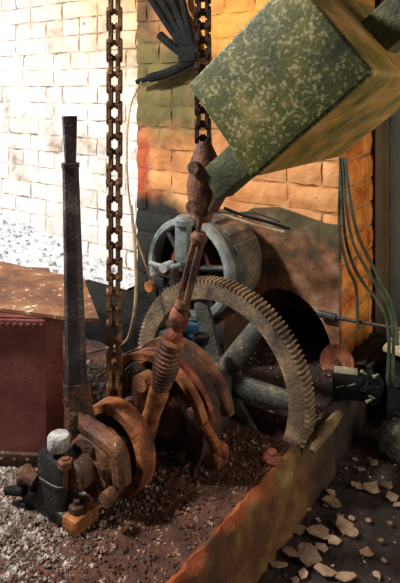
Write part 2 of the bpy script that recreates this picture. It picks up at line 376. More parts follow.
def lay(parent, m, x0, x1, z0, z1, y, side=False, skip=None, seed=1):
    """side: bricks lie along Y on a face looking +X at x=y"""
    st = [brick_mesh(BL - JT, m, seed + k) for k in range(4)]; hd = [brick_mesh(BL / 2 - JT, m, seed + 9 + k) for k in range(4)]
    rr = random.Random(seed); row = 0; z = z0
    cuts = {}
    while z < z1:
        x = x0 - rr.choice([0, .25, .5, .75]) * BL; kind = row % 2
        if side: x = x0
        while x < x1 - 0.02:
            L = BL if (rr.random() < (0.75 if kind else 0.35)) else BL / 2
            xa, xb = max(x, x0), min(x + L, x1)
            if xb - xa > 0.05:
                zc = z + CH / 2; xc = (xa + xb) / 2
                if not (skip and skip(xa, xb, zc)):
                    wdt = xb - xa
                    if abs(wdt - BL) < .01: me = rr.choice(st)
                    elif abs(wdt - BL / 2) < .01: me = rr.choice(hd)
                    else:
                        key = round(wdt, 2)
                        if key not in cuts: cuts[key] = brick_mesh(key - JT, m, seed + int(key * 1000))
                        me = cuts[key]
                    d = rr.uniform(-.004, .004); t = rr.uniform(-.008, .008)
                    if side: inst('brick', me, parent, (y + d, xc, zc), (0, t, R_(90)))
                    else: inst('brick', me, parent, (xc, y + d, zc), (0, t, 0))
            x += L
        z += CH; row += 1
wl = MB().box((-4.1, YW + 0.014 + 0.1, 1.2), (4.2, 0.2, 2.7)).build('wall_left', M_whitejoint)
tag(wl, 'white limewashed brick wall, brightly daylit', 'wall', kind='structure')
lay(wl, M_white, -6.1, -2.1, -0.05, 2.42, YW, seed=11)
# middle pier with arched opening at its foot
PX0, PX1 = -2.364, -1.045
AC, AW, AH = -1.335, 0.262, 0.31
arch = [(AC + AW * math.cos(R_(a)), AH * math.sin(R_(a))) for a in range(0, 181, 15)]
poly = [(PX0 + .012, -0.3), (PX0 + .012, 2.5), (PX1 - .012, 2.5), (PX1 - .012, -0.3)] + [(AC + AW, -0.3)] + arch + [(AC - AW, -0.3)]
wm = MB().prism([(x, YP + 0.011, z) for x, z in poly], (0, YR - YP - 0.02, 0)).build('wall_middle', M_orangejoint, smooth=False)
tag(wm, 'orange and olive stained brick pier behind the motor', 'wall', kind='structure')
def arch_skip(xa, xb, z):
    zz = z - CH / 2
    for x in (xa + .01, (xa + xb) / 2, xb - .01):
        if abs(x - AC) < AW and zz < AH * math.sqrt(max(0, 1 - ((x - AC) / AW) ** 2)): return True
    return False
lay(wm, M_orange, PX0, PX1, -0.05, 2.42, YP, skip=arch_skip, seed=31)
lay(wm, M_orangeside, YP + 0.03, YR - 0.01, -0.05, 2.42, PX1 - 0.003, side=True, seed=51)
# wall behind the pier on the right
wr = MB().box((-0.35, YR + 0.13, 1.1), (4.0, 0.2, 3.0)).build('wall_right', M_darkrust)
tag(wr, 'dark red brick wall in shadow behind the grey door', 'wall', kind='structure')
lay(wr, M_redbrick, -1.04, 0.3, 0.9, 2.5, YR, seed=71)
# plaster over the foot of the pier, cut by the arch
pp = [onY(px, py, YP - 0.03) for px, py in ((236, 222), (250, 209), (275, 208), (300, 216), (322, 224), (338.5, 226))]
arch2 = [(AC + (AW - .003) * math.cos(R_(a)), (AH - .003) * math.sin(R_(a))) for a in range(0, 181, 12)]
poly = [(p.x, p.z) for p in pp] + [(PX1 - 0.002, 0.0), (AC + AW - .003, 0.0)] + arch2[1:] + [(AC - AW - 0.02, 0.0), (pp[0].x - 0.03, 0.0), (pp[0].x - 0.06, .3)]
pb = MB().prism([(x, YP - 0.026, z) for x, z in poly], (0, 0.036, 0)).build('plaster_patch', M_plaster, wm, smooth=False)
pb['label'] = 'sooty brown plaster patch around the arch'
# grey door leaf on the right
dr = thing('door_1', 'grey-green steel door beside the orange pier', 'door', (-0.70, YR - 0.08, 0.0)); dr['kind'] = 'structure'
MB().bbox((-0.72, YR - 0.06, 0.64), (0.62, 0.05, 1.28), 0.006).build('door_leaf', M_door, dr)
MB().cyl((-0.945, YR - 0.10, 0.0), (-0.945, YR - 0.10, 1.26), .006, n=8).build('conduit', M_grey, dr)
sil = MB().bbox((-0.55, YR - 0.1, -0.135), (1.0, 0.2, 0.26), 0.01).build('door_sill', M_black, dr)

# ================================================================== THE WINCH
AX, AZ = -1.32, 0.135          # shaft axis, parallel to Y
YA = V((0, 1, 0))
def ax(y): return V((AX, y, AZ))
# drive shaft
t = thing('drive_shaft', 'dark iron drive shaft running through bearing, drums and gear', 'shaft', (AX, 1.1, 0.0))
MB().cyl(ax(1.21), ax(2.12), 0.036, n=20).build('shaft', M_iron, t)
MB().cyl(ax(1.40), ax(1.47), 0.06, n=20).build('collar', M_darkrust, t)

# gear wheel
YG, GR, GW, GZ = 1.94, 0.402, 0.066, 0.106
def gx(y): return V((AX, y, GZ))
g = thing('gear_wheel', 'large spoked iron gear wheel with tan teeth', 'gear', (AX, YG, 0.0))
grim = MB().lathe(gx(YG), YA, [(GR, 0.0), (GR, GW), (GR - .03, GW), (GR - .058, GW * .75), (GR - .07, GW * .75), (GR - .07, GW * .2), (GR - .064, 0.003), (GR - .03, 0.0)], n=96, closed=True).build('rim', M_gearrim, g)
hubm = MB().lathe(gx(YG), YA, [(0.037, -0.035), (0.075, -0.035), (0.085, -0.02), (0.085, 0.09), (0.037, 0.09)], n=32).build('hub', M_grey, g)
sm = MB()
pr = [(0.07, 0.045, 0.05), (0.35, 0.034, 0.04)]
for s_ in (1,):
    (r0, w0, d0), (r1, w1, d1) = pr
    vs = []
    for r, w_, d_ in pr:
        for k in range(8):
            a = 2 * math.pi * k / 8 + math.pi / 8
            vs.append(V((math.cos(a) * w_ * 1.08, math.sin(a) * d_ * 0.55 + GW * 0.5, r)))
    sm.add(vs, [(k, (k + 1) % 8, 8 + (k + 1) % 8, 8 + k) for k in range(8)] + [tuple(reversed(range(8))), tuple(range(8, 16))])
spm = sm.mesh('spoke', M_grey)
for k in range(7):
    # angle measured from +X towards +Z ; local spoke points to +Z
    inst('spoke', spm, g, gx(YG), (0, R_(90 - (106 - 360 / 7 * k)), 0))
NT = 132
tm = MB()
hw0, hw1, th = 0.0066, 0.0034, 0.017
tm.add([(-hw0, 0, GR - .002), (hw0, 0, GR - .002), (hw0, GW, GR - .002), (-hw0, GW, GR - .002), (-hw1, 0, GR + th), (hw1, 0, GR + th), (hw1, GW, GR + th), (-hw1, GW, GR + th)],
       [(0, 1, 2, 3), (4, 7, 6, 5), (0, 4, 5, 1), (1, 5, 6, 2), (2, 6, 7, 3), (3, 7, 4, 0)])
tmm = tm.mesh('tooth', M_tooth, smooth=False)
for k in range(NT): inst('tooth', tmm, grim, gx(YG), (0, 2 * math.pi * k / NT, 0))

# bearing pedestal with oil cup in front of the gear hub
b = thing('bearing_pedestal', 'grey bearing pedestal with oil cup in front of gear hub', 'bearing', (AX, 1.84, 0))
MB().lathe(ax(1.80), YA, [(0.037, 0), (0.075, 0), (0.08, 0.01), (0.08, 0.09), (0.075, 0.1), (0.037, 0.1)], n=28).build('bearing_cap', M_iron, b)
MB().bbox((AX, 1.85, 0.045), (0.22, 0.09, 0.10), 0.012).build('base', M_iron, b)
oc = MB().cyl((AX, 1.85, AZ + 0.07), (AX, 1.85, AZ + 0.165), 0.012, 0.016, 12).build('stem', M_iron, b)
MB().lathe((AX, 1.85, AZ + 0.162), (0, 0, 1), [(0, 0), (0.026, 0.004), (0.034, 0.022), (0.034, 0.04), (0.028, 0.04), (0.026, 0.03), (0, 0.03)], n=20).build('oil_cup', M_black, b)

# brake drum
YD0, YD1, DR = 1.575, 1.70, 0.207
d = thing('brake_drum', 'dark rusty brake drum under the strap bands', 'drum', (AX, 1.64, 0))
MB().lathe(ax(YD0), YA, [(DR, 0), (DR, YD1 - YD0), (DR - .02, YD1 - YD0), (DR - .02, 0.0)], n=64, closed=True).build('rim', M_darkrust, d)
MB().lathe(ax(YD0), YA, [(0.036, .05), (DR - .018, .05), (DR - .018, .07), (0.036, .07)], n=48).build('web', M_darkrust, d)
MB().lathe(ax(YD0), YA, [(0.036, 0.0), (0.07, 0.0), (0.08, 0.02), (0.08, 0.12), (0.036, 0.12)], n=28).build('hub', M_brownrust, d)
for k in range(5):
    a = R_(72 * k + 20); c = ax(YD0) + V((math.cos(a) * .15, .035, math.sin(a) * .15))
    MB().nut(c, (0, -1, 0), 0.02, 0.02).build('bolt', M_brownrust, d)
# brake bands: two straps over the drum, running down to a bolted foot
bb = thing('brake_band', 'orange rusty brake strap pair arching over the drum to a foot', 'brake', (-1.09, 1.55, 0))
def strap(y0, wd, r0, r1, name, m, a0, a1, foot):
    # lathe angle starts at +Z; e2 = Y x Z = +X
    ob = MB().lathe(ax(y0), YA, [(r0, 0), (r1, 0), (r1, wd), (r0, wd)], n=40, closed=True, a0=R_(a0), a1=R_(a1))
    if foot:
        a = R_(a1); e = V((AX + math.sin(a) * (r0 + r1) / 2, y0 + wd / 2, AZ + math.cos(a) * (r0 + r1) / 2))
        ob.tube([e, e * .45 + V(foot) * .55 + V((0.008, 0, .0)), V(foot)], [wd * .52, wd * .50, wd * .5], 8)
    return ob.build(name, m, bb)
ft = onZ(214, 462, 0.0)
bb_o = V(bb['_o'])
strap(1.545, 0.032, 0.210, 0.234, 'strap', M_rust, -62, 74, (ft.x + .012, ft.y + 0.01, 0.04))
strap(1.69, 0.034, 0.210, 0.238, 'strap', M_brownrust, -70, 84, None)
strap(1.60, 0.022, 0.210, 0.228, 'strap', M_redrust, -50, 70, (ft.x - .03, ft.y + 0.06, 0.03))
MB().lathe(ax(1.575), YA, [(0.208, 0), (0.214, 0), (0.214, .12), (.208, .12)], n=40, closed=True, a0=R_(-62), a1=R_(74)).build('lining', M_darkrust, bb)
fo = MB().bbox((ft.x, ft.y, 0.022), (0.085, 0.075, 0.05), 0.012)
fo.blob((ft.x - .02, ft.y - .01, .045), (.035, .03, .03), 3).blob((ft.x + .025, ft.y, .05), (.03, .03, .035), 4)
fo = fo.build('foot', M_rust, bb)
for dx in (-.022, .03): MB().nut((ft.x + dx, ft.y - .04, .05), (0, -1, 0), .014, .014).build('nut', M_brownrust, fo)
# curved cover plate on the left of the drum
MB().lathe(ax(1.53), YA, [(0.172, 0), (0.207, 0), (0.207, .02), (0.172, .02)], n=24, closed=True, a0=R_(-80), a1=R_(-8)).build('inner_strap', M_brownrust, bb)

# clutch drum (bright orange rusty ring)
c = thing('clutch_drum', 'cup-shaped orange rusty clutch drum beside the lever fork', 'drum', (AX, 1.36, 0))
CR = 0.142
MB().lathe(ax(1.34), YA, [(CR, 0.0), (CR + .004, 0.006), (CR + .004, 0.058), (CR, 0.064), (CR - .006, 0.064), (CR - .026, 0.05), (CR - .030, 0.012), (CR - .026, 0.0)], n=64, closed=True).build('rim', M_rust, c)
MB().lathe(ax(1.34), YA, [(0.036, .045), (CR - .02, .045), (CR - .02, .058), (0.036, .058)], n=48).build('web', M_darkrust, c)
MB().lathe(ax(1.34), YA, [(0.036, .0), (0.065, .0), (0.07, .01), (0.07, .05), (.036, .05)], n=28).build('hub', M_darkrust, c)
# groove collar that the fork rides in
c2 = thing('shift_collar', 'dark brown grooved collar between bearing and orange drum', 'collar', (AX, 1.22, 0))
MB().lathe(ax(1.243), YA, [(0.036, 0), (0.082, 0), (0.094, 0.012), (0.094, 0.03), (0.075, 0.034), (0.075, 0.06), (0.092, 0.064), (0.092, 0.085), (.036, .085)], n=48).build('groove_ring', M_brownrust, c2)
for k in range(6):
    a = R_(60 * k + 15); p = ax(1.246) + V((math.cos(a) * .066, 0, math.sin(a) * .066))
    MB().nut(p, (0, -1, 0), .014, .012).build('bolt', M_darkrust, c2)

# hand lever
LY = 1.275
l = thing('hand_lever', 'tall dark steel hand lever with flared grip', 'lever', (AX, LY, 0.0))
ptop = onY(69.5, 116, LY); pcol = onY(70.5, 164, LY); pbot = onY(76.5, 392, LY)
def flatbar(p0, p1, w0, w1, t0, t1):
    """rounded rectangular bar, wide along camera right"""
    m = MB(); d_ = (p1 - p0).normalized(); s1 = (RT - d_ * RT.dot(d_)).normalized(); s2 = d_.cross(s1); vs = []
    for p, w_, t_ in ((p0, w0, t0), (p1, w1, t1)):
        for (a, b_) in ((-1, -.5), (-.6, -1), (.6, -1), (1, -.5), (1, .5), (.6, 1), (-.6, 1), (-1, .5)):
            vs.append(p + s1 * a * w_ / 2 + s2 * b_ * t_ / 2)
    m.add(vs, [(k, (k + 1) % 8, 8 + (k + 1) % 8, 8 + k) for k in range(8)] + [tuple(reversed(range(8))), tuple(range(8, 16))]); return m
px = 1.80 / F
flatbar(ptop, pcol, 15 * px, 11 * px, .036, .028).build('grip', M_lever, l)
flatbar(pcol + V((0, 0, .004)), pcol - V((0, 0, .012)), 17.5 * px, 17.5 * px, .044, .044).build('collar', M_lever, l)
flatbar(pcol, pbot, 16.0 * px, 21 * px, .034, .044).build('bar', M_lever, l)
flatbar(pbot + V((0, 0, .03)), onY(80, 425, LY), 24 * px, 30 * px, .05, .05).build('socket', M_brownrust, l)
for (u_, v_) in ((74, 398), (80, 412)):
    MB().nut(onY(u_, v_, LY) - V((0, .022, 0)), (0, -1, 0), .015, .015).build('bolt', M_darkrust, l)
# fork: strap ring around collar
fk = MB().lathe(ax(1.262), YA, [(0.097, 0), (0.120, 0), (0.120, .03), (.097, .03)], n=44, closed=True, a0=R_(-60), a1=R_(150))
fk.build('fork', M_brownrust, l)
fk2 = MB().tube(spline([onY(80, 415, LY), onY(92, 430, LY), ax(1.277) + V((.092, 0, .07)), ax(1.277) + V((.115, 0, -.02))]), [.03] * 25, 10); fk2.build('fork_arm', M_brownrust, l)
pin = ax(1.25) + V((.112, -0.01, -.035)); MB().cyl(pin, pin - V((0, .035, 0)), .022, n=14).build('fork_pin', M_brownrust, l)

# pillow block bearing in front
BX, BY = -1.392, 1.192
p = thing('bearing_block', 'black iron bearing block with pale grease cup, nearest the camera', 'bearing', (BX, BY, 0))
MB().bbox((BX, BY, 0.020), (0.25, 0.092, 0.04), .006).build('base_plate', M_iron, p)
MB().bbox((BX + .098, BY, 0.022), (0.058, 0.098, 0.046), .006).build('base_toe', M_rust, p)
hs = MB(); n_ = 14; out = []
for k in range(n_):
    a = 2 * math.pi * k / n_; ca, sa = math.cos(a), math.sin(a)
    out.append((BX - .005 + .066 * math.copysign(abs(ca) ** .55, ca), BY + .046 * math.copysign(abs(sa) ** .55, sa)))
hb = [(.03, 1.08), (.05, 1.0), (.10, .98), (.102, 1.04), (.112, 1.04), (.114, .98), (.165, .96), (.18, .86)]
for z_, k_ in hb: hs.v += [V((BX + (x - BX) * k_, BY + (y - BY) * k_, z_)) for x, y in out]
for q_ in range(len(hb) - 1):
    for k in range(n_): hs.f.append((q_ * n_ + k, q_ * n_ + (k + 1) % n_, (q_ + 1) * n_ + (k + 1) % n_, (q_ + 1) * n_ + k))
hs.f.append(tuple((len(hb) - 1) * n_ + k for k in range(n_))); hs.f.append(tuple(reversed(range(n_))))
hs.build('housing', M_iron, p, ang=40)
MB().lathe((AX, BY - .012, AZ), YA, [(0, 0), (.040, 0), (.046, .008), (.046, .055), (0, .055)], n=28).build('shaft_boss', M_darkrust, p)
gz = .178
gs_ = MB().cyl((BX + .005, BY - .005, gz - .01), (BX + .005, BY - .005, gz + .03), .018, n=14).build('grease_stem', M_iron, p)
MB().lathe((BX + .005, BY - .005, gz + .022), (0, 0, 1), [(0, 0), (.033, 0), (.035, .004), (.035, .034), (.031, .04), (0, .04)], n=28).build('grease_cup', M_pale, gs_)
st_ = MB().cyl((BX + .052, BY - .02, .10), (BX + .052, BY - .02, .195), .012, n=10).build('stud', M_brownrust, p)
MB().nut((BX + .052, BY - .02, .168), (0, 0, 1), .024, .022).build('nut', M_brownrust, st_)
for dx in (-.105, .092):
    q = MB().cyl((BX + dx, BY - .01, .04), (BX + dx, BY - .01, .078), .011, n=10).build('anchor_stud', M_darkrust, p)
    MB().nut((BX + dx, BY - .01, .044), (0, 0, 1), .025, .022).build('anchor_nut', M_darkrust, q)
MB().tube([(BX - .05, BY - .05, .10), (BX - .085, BY - .058, .115), (BX - .115, BY - .05, .075)], [.02, .026, .02], 10).build('drain_boss', M_brownrust, p)
MB().cyl((BX - .09, BY - .06, .06), (BX - .16, BY - .075, .04), .017, .013, 10).build('drain_pipe', M_black, p)

# brake rod: turnbuckle, knuckle, spring, lower link
RY = 1.47
rt = thing('brake_rod', 'rusty turnbuckle rod with coil spring slanting from arm to drum', 'linkage', onY(146, 440, RY))
P = lambda a, b_: onY(a, b_, RY)
q0, q1, q2, q3, q4 = P(203, 222), P(178, 322), P(172, 342), P(161, 386), P(144, 438)
dd = (q1 - q0).normalized(); sd = dd.cross(V((0, 1, 0))).normalized()
# turnbuckle body: two side bars and two end bosses
tb = MB()
a0_, a1_ = q0.lerp(q1, .10), q0.lerp(q1, .88)
tb.tube([a0_, a0_.lerp(a1_, .06), a0_.lerp(a1_, .12)], [.018, .028, .025], 14); tb.tube([a0_.lerp(a1_, .86), a0_.lerp(a1_, .94), a1_], [.022, .026, .018], 14)
for s_ in (-1, 1): tb.tube([a0_.lerp(a1_, .05) + sd * .011 * s_, a0_.lerp(a1_, .95) + sd * .013 * s_], .0125, 8)
tb.build('turnbuckle', M_brownrust, rt)
MB().cyl(q0 + V((0, 0, .05)), q0.lerp(q1, .5), .009, n=10).build('upper_screw', M_darkrust, rt)
MB().cyl(q0.lerp(q1, .68), q1, .011, n=10).build('lower_screw', M_darkrust, rt)
kn = MB().blob(q0.lerp(q1, .97), (.034, .03, .045), 5, .08).blob(q1.lerp(q2, .7), (.03, .028, .035), 8, .08); kn.build('knuckle', M_redrust, rt)
kp = q0.lerp(q1, .97); MB().cyl(kp - V((0, .05, 0)), kp + V((0, .05, 0)), .014, n=12).build('knuckle_pin', M_darkrust, rt)
# coil spring
cs = []; e = (q3 - q2).normalized(); f1 = e.orthogonal().normalized(); f2 = e.cross(f1); L_ = (q3 - q2).length; NC = 11
for i in range(NC * 16 + 1):
    u_ = i / (NC * 16); a = 2 * math.pi * NC * u_; rr_ = .028 + .011 * math.sin(math.pi * min(1, u_ * 1.1))
    cs.append(q2 + e * L_ * u_ + (f1 * math.cos(a) + f2 * math.sin(a)) * rr_)
MB().tube(cs, .0072, 6).build('coil_spring', M_brownrust, rt)
MB().cyl(q2 - e * .01, q3 + e * .02, .018, n=12).build('spring_rod', M_darkrust, rt)
MB().lathe(q2, e, [(0, -.014), (.03, -.014), (.04, -.006), (.04, 0), (0, 0)], n=20).build('spring_cap', M_rust, rt)
ll = MB().tube([q3 - e * .005, q3.lerp(q4, .12), q3.lerp(q4, .5), q3.lerp(q4, .9), q4], [.02, .035, .03, .036, .03], 12); ll.build('lower_link', M_rust, rt)
MB().cyl(q4 - V((0, .045, 0)), q4 + V((0, .05, 0)), .013, n=12).build('link_pin', M_darkrust, rt)

# adjusting clamp left of the spring
cl = thing('adjusting_clamp', 'cluster of dusty bolts and nuts left of the coil spring', 'clamp', onY(140, 410, 1.5))
Q = lambda a, b_: onY(a, b_, 1.5)
MB().tube([Q(136, 372), Q(139, 392), Q(139, 418)], [.022, .026, .022], 10).build('clamp_body', M_darkrust, cl)
MB().cyl(Q(145, 380) + V((0, -.03, 0)), Q(145, 380) + V((0, .02, 0)), .03, n=16).build('round_head', M_brownrust, cl)
MB().nut(Q(139, 409) + V((0, -.035, 0)), (0.2, -1, 0.1), .024, .03).build('pale_nut', M_pale, cl)
MB().blob(Q(134, 397) + V((0, -.02, 0)), (.022, .022, .018), 4).build('lug', M_darkrust, cl)
MB().cyl(Q(130, 385), Q(152, 398), .011, n=10).build('cross_bolt', M_darkrust, cl)
MB().tube([Q(136, 372), Q(134, 366), Q(128, 372), Q(126, 392)], .016, 8).build('hooked_end', M_grey, cl)

# ------------------------------------------------------------------ counterweight and arm
ang = R_(40.0); WA = V((math.cos(ang), 0, math.sin(ang))); WN = V((math.sin(ang), 0, -math.cos(ang)))   # along arm / lower-right normal
WY0, WY1 = 1.2, 1.74
Lc = onY(193, 82, WY0); Bc = onY(254, 179, WY0); Rc = onY(376, 72, WY0)
Bc = Bc; hgt = (Bc - Lc).dot(WN); lng = (Rc - Bc).dot(WA)
ctr = Bc - WN * hgt / 2 + WA * lng / 2; ctr.y = (WY0 + WY1) / 2
rotw = Matrix((WA, YA, -WN)).transposed()
cw = thing('counterweight', 'big tilted block counterweight with peeling green paint', 'counterweight', ctr - V((0, 0, .35)))
blk = MB().bbox(ctr, (lng, WY1 - WY0, hgt), .016, 3, rot=rotw).build('block', M_greenside, cw)
fpl = MB().bbox(V((ctr.x, WY0 - .004, ctr.z)), (lng - .002, .02, hgt - .002), .008, 3, rot=rotw).build('front_plate', M_green, cw)
fpl['label'] = 'green front face with peeling paint'
for (a_, b_) in ((.42, .42),):
    pass
# arm
AYm, AT = 1.47, .085
arm = thing('weight_lever', 'dark green flat steel lever carrying the tilted counterweight', 'lever', P(206, 200))
am0 = onY(222, 179, AYm); am0 = am0 - WA * .03
am1 = am0 + WA * 1.75
MB().bbox((am0 + am1) / 2, ((am1 - am0).length, AT, .105), .008, 2, rot=rotw).build('bar', M_arm, arm)
# clevis lump at the arm's end
clv = MB().tube([P(204, 141), P(205, 160), P(204, 185), P(203, 205), P(204, 222)], [.02, .046, .056, .046, .022], 14)
clv.build('clevis', M_brownrust, arm)
for (a_, b_) in ((205, 166), (203, 204)):
    c_ = P(a_, b_); MB().cyl(c_ - V((0, .065, 0)), c_ + V((0, .065, 0)), .02, n=14).build('pin', M_darkrust, arm)
web = [P(207, 165), P(222, 158), P(236, 172), P(212, 214), P(206, 216)]
MB().prism([q + V((0, -.03, 0)) for q in web], (0, .06, 0)).build('gusset', M_darkrust, arm)

# ------------------------------------------------------------------ chains
def chain(name, label, base, top, pitch, gap, w_, t_, m, yaw, group):
    ch = thing(name, label, 'chain', base, group)
    rot = Matrix.Rotation(yaw, 3, 'Z')
    def plate(x, ph, m_):   # link plate in local YZ, waisted
        mb = MB(); out = []
        for k in range(7): a = math.pi * k / 6; out.append((w_ / 2 * math.cos(a), pitch + w_ / 2 * math.sin(a)))
        out.append((-w_ * .45, pitch * .5))
        for k in range(7): a = math.pi + math.pi * k / 6; out.append((w_ / 2 * math.cos(a), w_ / 2 * math.sin(a)))
        out.append((w_ * .45, pitch * .5))
        mb.prism([rot @ V((x - t_ / 2, y, z)) for y, z in out], rot @ V((t_, 0, 0))); return mb.mesh('link_plate', m_, smooth=False)
    inn = [plate(s_ * (gap + t_ * .5), 0, m) for s_ in (-1, 1)]; outp = [plate(s_ * (gap + t_ * 1.1), 0, m) for s_ in (-1, 1)]
    rl = MB().cyl(rot @ V((-gap - t_ * 1.75, 0, 0)), rot @ V((gap + t_ * 1.75, 0, 0)), w_ * .16, n=10); rl.cyl(rot @ V((-gap, 0, 0)), rot @ V((gap, 0, 0)), w_ * .33, n=12)
    rlm = rl.mesh('roller', m)
    z = base[2]; k = 0
    while z < top:
        for me in (inn if k % 2 else outp): inst('link_plate', me, ch, (base[0], base[1], z))
        inst('roller', rlm, ch, (base[0], base[1], z)); z += pitch; k += 1
    return ch
cb = onY(114.5, 402, 1.45)
ch1 = chain('roller_chain', 'long rusty brown roller chain hanging plumb beside the lever', (cb.x, cb.y, cb.z), 2.35, 15.6 * 2.0 / F, .0062, .030, .0125, M_chain, A - R_(3), 'hanging roller chains')
ec = V((cb.x, cb.y, cb.z - .03)); MB().blob(ec, (.03, .03, .05), 6, .1).build('end_shackle', M_darkrust, ch1)
cb2 = P(203, 138)
ch2 = chain('roller_chain', 'dark roller chain hanging behind the corner of the counterweight', (cb2.x, cb2.y + .0, cb2.z), 2.35, 14.0 * 1.8 / F, .008, .038, .010, M_darkrust, A - R_(8), 'hanging roller chains')
MB().tube([(cb.x, cb.y, 2.34), (cb.x, cb.y, 2.5)], .01, 6).build('hook', M_darkrust, ch1)

# ------------------------------------------------------------------ motor
MX, MZ, MR, MY0, MY1 = -1.64, 0.455, 0.245, 2.18, 2.53
mo = thing('electric_motor', 'grey round electric motor with open spoked end ring behind the gear', 'motor', (MX, 2.35, 0))
mc = lambda y: V((MX, y, MZ))
MB().lathe(mc(MY0), YA, [(MR - .03, 0.0), (MR - .008, 0.0), (MR, .012), (MR, .05), (MR - .012, .06), (MR - .04, .06), (MR - .04, .012)], n=72, closed=True).build('end_ring', M_motor, mo)
MB().lathe(mc(MY0), YA, [(MR - .012, .06), (MR - .006, .07), (MR - .006, .30), (MR - .03, .345), (0.0, .36)], n=72).build('casing', M_motorbody, mo)
for k in range(3):
    MB().bbox((MX + (MR - .0) * math.sin(R_(20 + k * 22)), MY0 + .19, MZ + MR * math.cos(R_(20 + k * 22))), (.05, .2, .016), .005, rot=Matrix.Rotation(R_(20 + k * 22), 3, 'Y')).build('casing_rib', M_motorbody, mo)
MB().lathe(mc(MY0), YA, [(0, .10), (MR - .03, .10), (MR - .03, .12), (0, .12)], n=40).build('inner_shade', M_black, mo)
MB().lathe(mc(MY0), YA, [(0, -.02), (.05, -.02), (.06, 0), (.06, .11), (0, .11)], n=28).build('hub', M_darkrust, mo)
MB().lathe(mc(MY0 + .03), YA, [(.10, 0), (.12, 0), (.12, .07), (.10, .07)], n=40, closed=True).build('commutator', M_redrust, mo)
for k in range(6):
    a = R_(60 * k + 10); dirv = V((math.cos(a), 0, math.sin(a)))
    MB().tube([mc(MY0 + .02) + dirv * .05, mc(MY0 + .025) + dirv * (MR - .03)], [.018, .013], 8).build('spoke', M_iron, mo)
# upright bracket across the ring, with clamps
bt = onY(184, 222, MY0 - .03); bbm = onY(183, 262, MY0 - .03)
MB().bbox((bt + bbm) / 2, (.075, .05, (bt - bbm).length), .012).build('bracket', M_motor, mo)
MB().lathe(bt, (0, 0, 1), [(0, -.01), (.05, -.01), (.05, .012), (.03, .03), (0, .03)], n=20).build('bracket_cap', M_motor, mo)
feet = MB().bbox((MX - .16, 2.34, .115), (.08, .26, .23), .01).bbox((MX + .16, 2.34, .115), (.08, .26, .23), .01); 
MB().bbox((MX - .15, 2.34, .13), (.09, .26, .25), .01).build('foot', M_darkrust, mo)
MB().bbox((MX + .15, 2.34, .13), (.09, .26, .25), .01).build('foot', M_darkrust, mo)
K = lambda a, b_: onY(a, b_, MY0 - .06)
sw = thing('brush_gear', 'jumble of pale brush holders and clamps on motor front', 'brush holder', K(162, 290))
MB().tube(spline([K(150, 263), K(160, 266), K(172, 267), K(182, 264)]), .013, 10).build('brush_arm', M_motor, sw)
MB().bbox(K(168, 272), (.10, .05, .045), .008).build('holder', M_darkrust, sw)
MB().bbox(K(160, 281), (.08, .05, .05), .008).build('holder', M_iron, sw)
MB().cyl(K(155, 284) + V((0, -.05, 0)), K(155, 284) + V((0, .0, 0)), .026, n=16).build('copper_cap', M_rust, sw)
MB().cyl(K(168, 266) + V((0, -.04, 0)), K(168, 266) + V((0, .02, 0)), .022, n=16).build('terminal', M_pale, sw)
MB().cyl(K(176, 281) + V((0, -.03, 0)), K(176, 281) + V((0, .02, 0)), .02, n=16).build('terminal', M_iron, sw)
MB().tube([K(158, 288), K(160, 300), V((K(162, 312).x, MY0 - .06, 0.0))], .022, 8).build('support_post', M_iron, sw)
# blue tin behind the gear spokes
bl = onZ(192, 372, 0.0)
bt_ = thing('blue_casing', 'blue painted casing seen between gear spokes', 'casing', (bl.x, 2.12, 0))
MB().bbox((-1.53, 2.085, .11), (.20, .10, .22), .03, 3).build('box', M_blue, bt_)
MB().bbox((-1.53, 2.085, .225), (.22, .12, .02), .006).build('rim', M_blue, bt_)

# ------------------------------------------------------------------ rusty tank on the left
tz = .53
tk = thing('steel_tank', 'maroon steel tank with rust-streaked overhanging lid', 'tank', onZ(20, 466, 0))
b0 = onZ(-70, 461, 0); b1 = onZ(46, 466, 0); b2 = onZ(63, 460, 0)
back = V((-.52, .36, 0))
foot_ = [b0, b1, b2, b2 + back * .9, b0 + back]
MB().prism([V((q.x, q.y, 0.005)) for q in foot_], (0, 0, tz - .02)).build('body', M_tank, tk, smooth=False)
l0 = onZ(-70, 300, tz); l1 = onZ(0, 308, tz); l2 = onZ(68, 317, tz); l3 = onZ(99, 318.5, tz); l4 = onZ(84, 279, tz); l5 = onZ(0, 261, tz); l6 = onZ(-70, 246, tz)
MB().prism([q - V((0, 0, .012)) for q in (l0, l1, l2, l3, l4, l5, l6)], (0, 0, .012)).build('lid', M_lid, tk, smooth=False)
fe = (b1 - b0).normalized(); fn = V((fe.y, -fe.x, 0))
tang = MB().bbox((b0 + b1) / 2 + fn * .006 + V((0, 0, tz - .045)), ((b1 - b0).length, .014, .05), .004, rot=Matrix.Rotation(math.atan2(fe.y, fe.x), 3, 'Z')).build('top_angle_iron', M_tank, tk)
bang = MB().bbox((b0 + b1) / 2 + fn * .008 + V((0, 0, .025)), ((b1 - b0).length, .018, .045), .004, rot=Matrix.Rotation(math.atan2(fe.y, fe.x), 3, 'Z')).build('bottom_angle_iron', M_darkrust, tk)
rv = MB().blob((0, 0, 0), (.0065, .0065, .0065), 1, 0, 1).mesh('rivet', M_brownrust)
nR = int((b1 - b0).length / .022)
for k in range(nR):
    inst('rivet', rv, tang, b0.lerp(b1, (k + .5) / nR) + fn * .015 + V((0, 0, tz - .035)))
    if k % 2: inst('rivet', rv, bang, b0.lerp(b1, (k + .5) / nR) + fn * .018 + V((0, 0, .03)))
# dark bed beam behind the chain
bm_ = MB(); bm_.bbox((-2.12, 2.28, .075), (.95, .34, .17), .012)
tag(bm_.build('bed_beam', M_black), 'black oily bed beam running behind the hanging chain', 'beam')

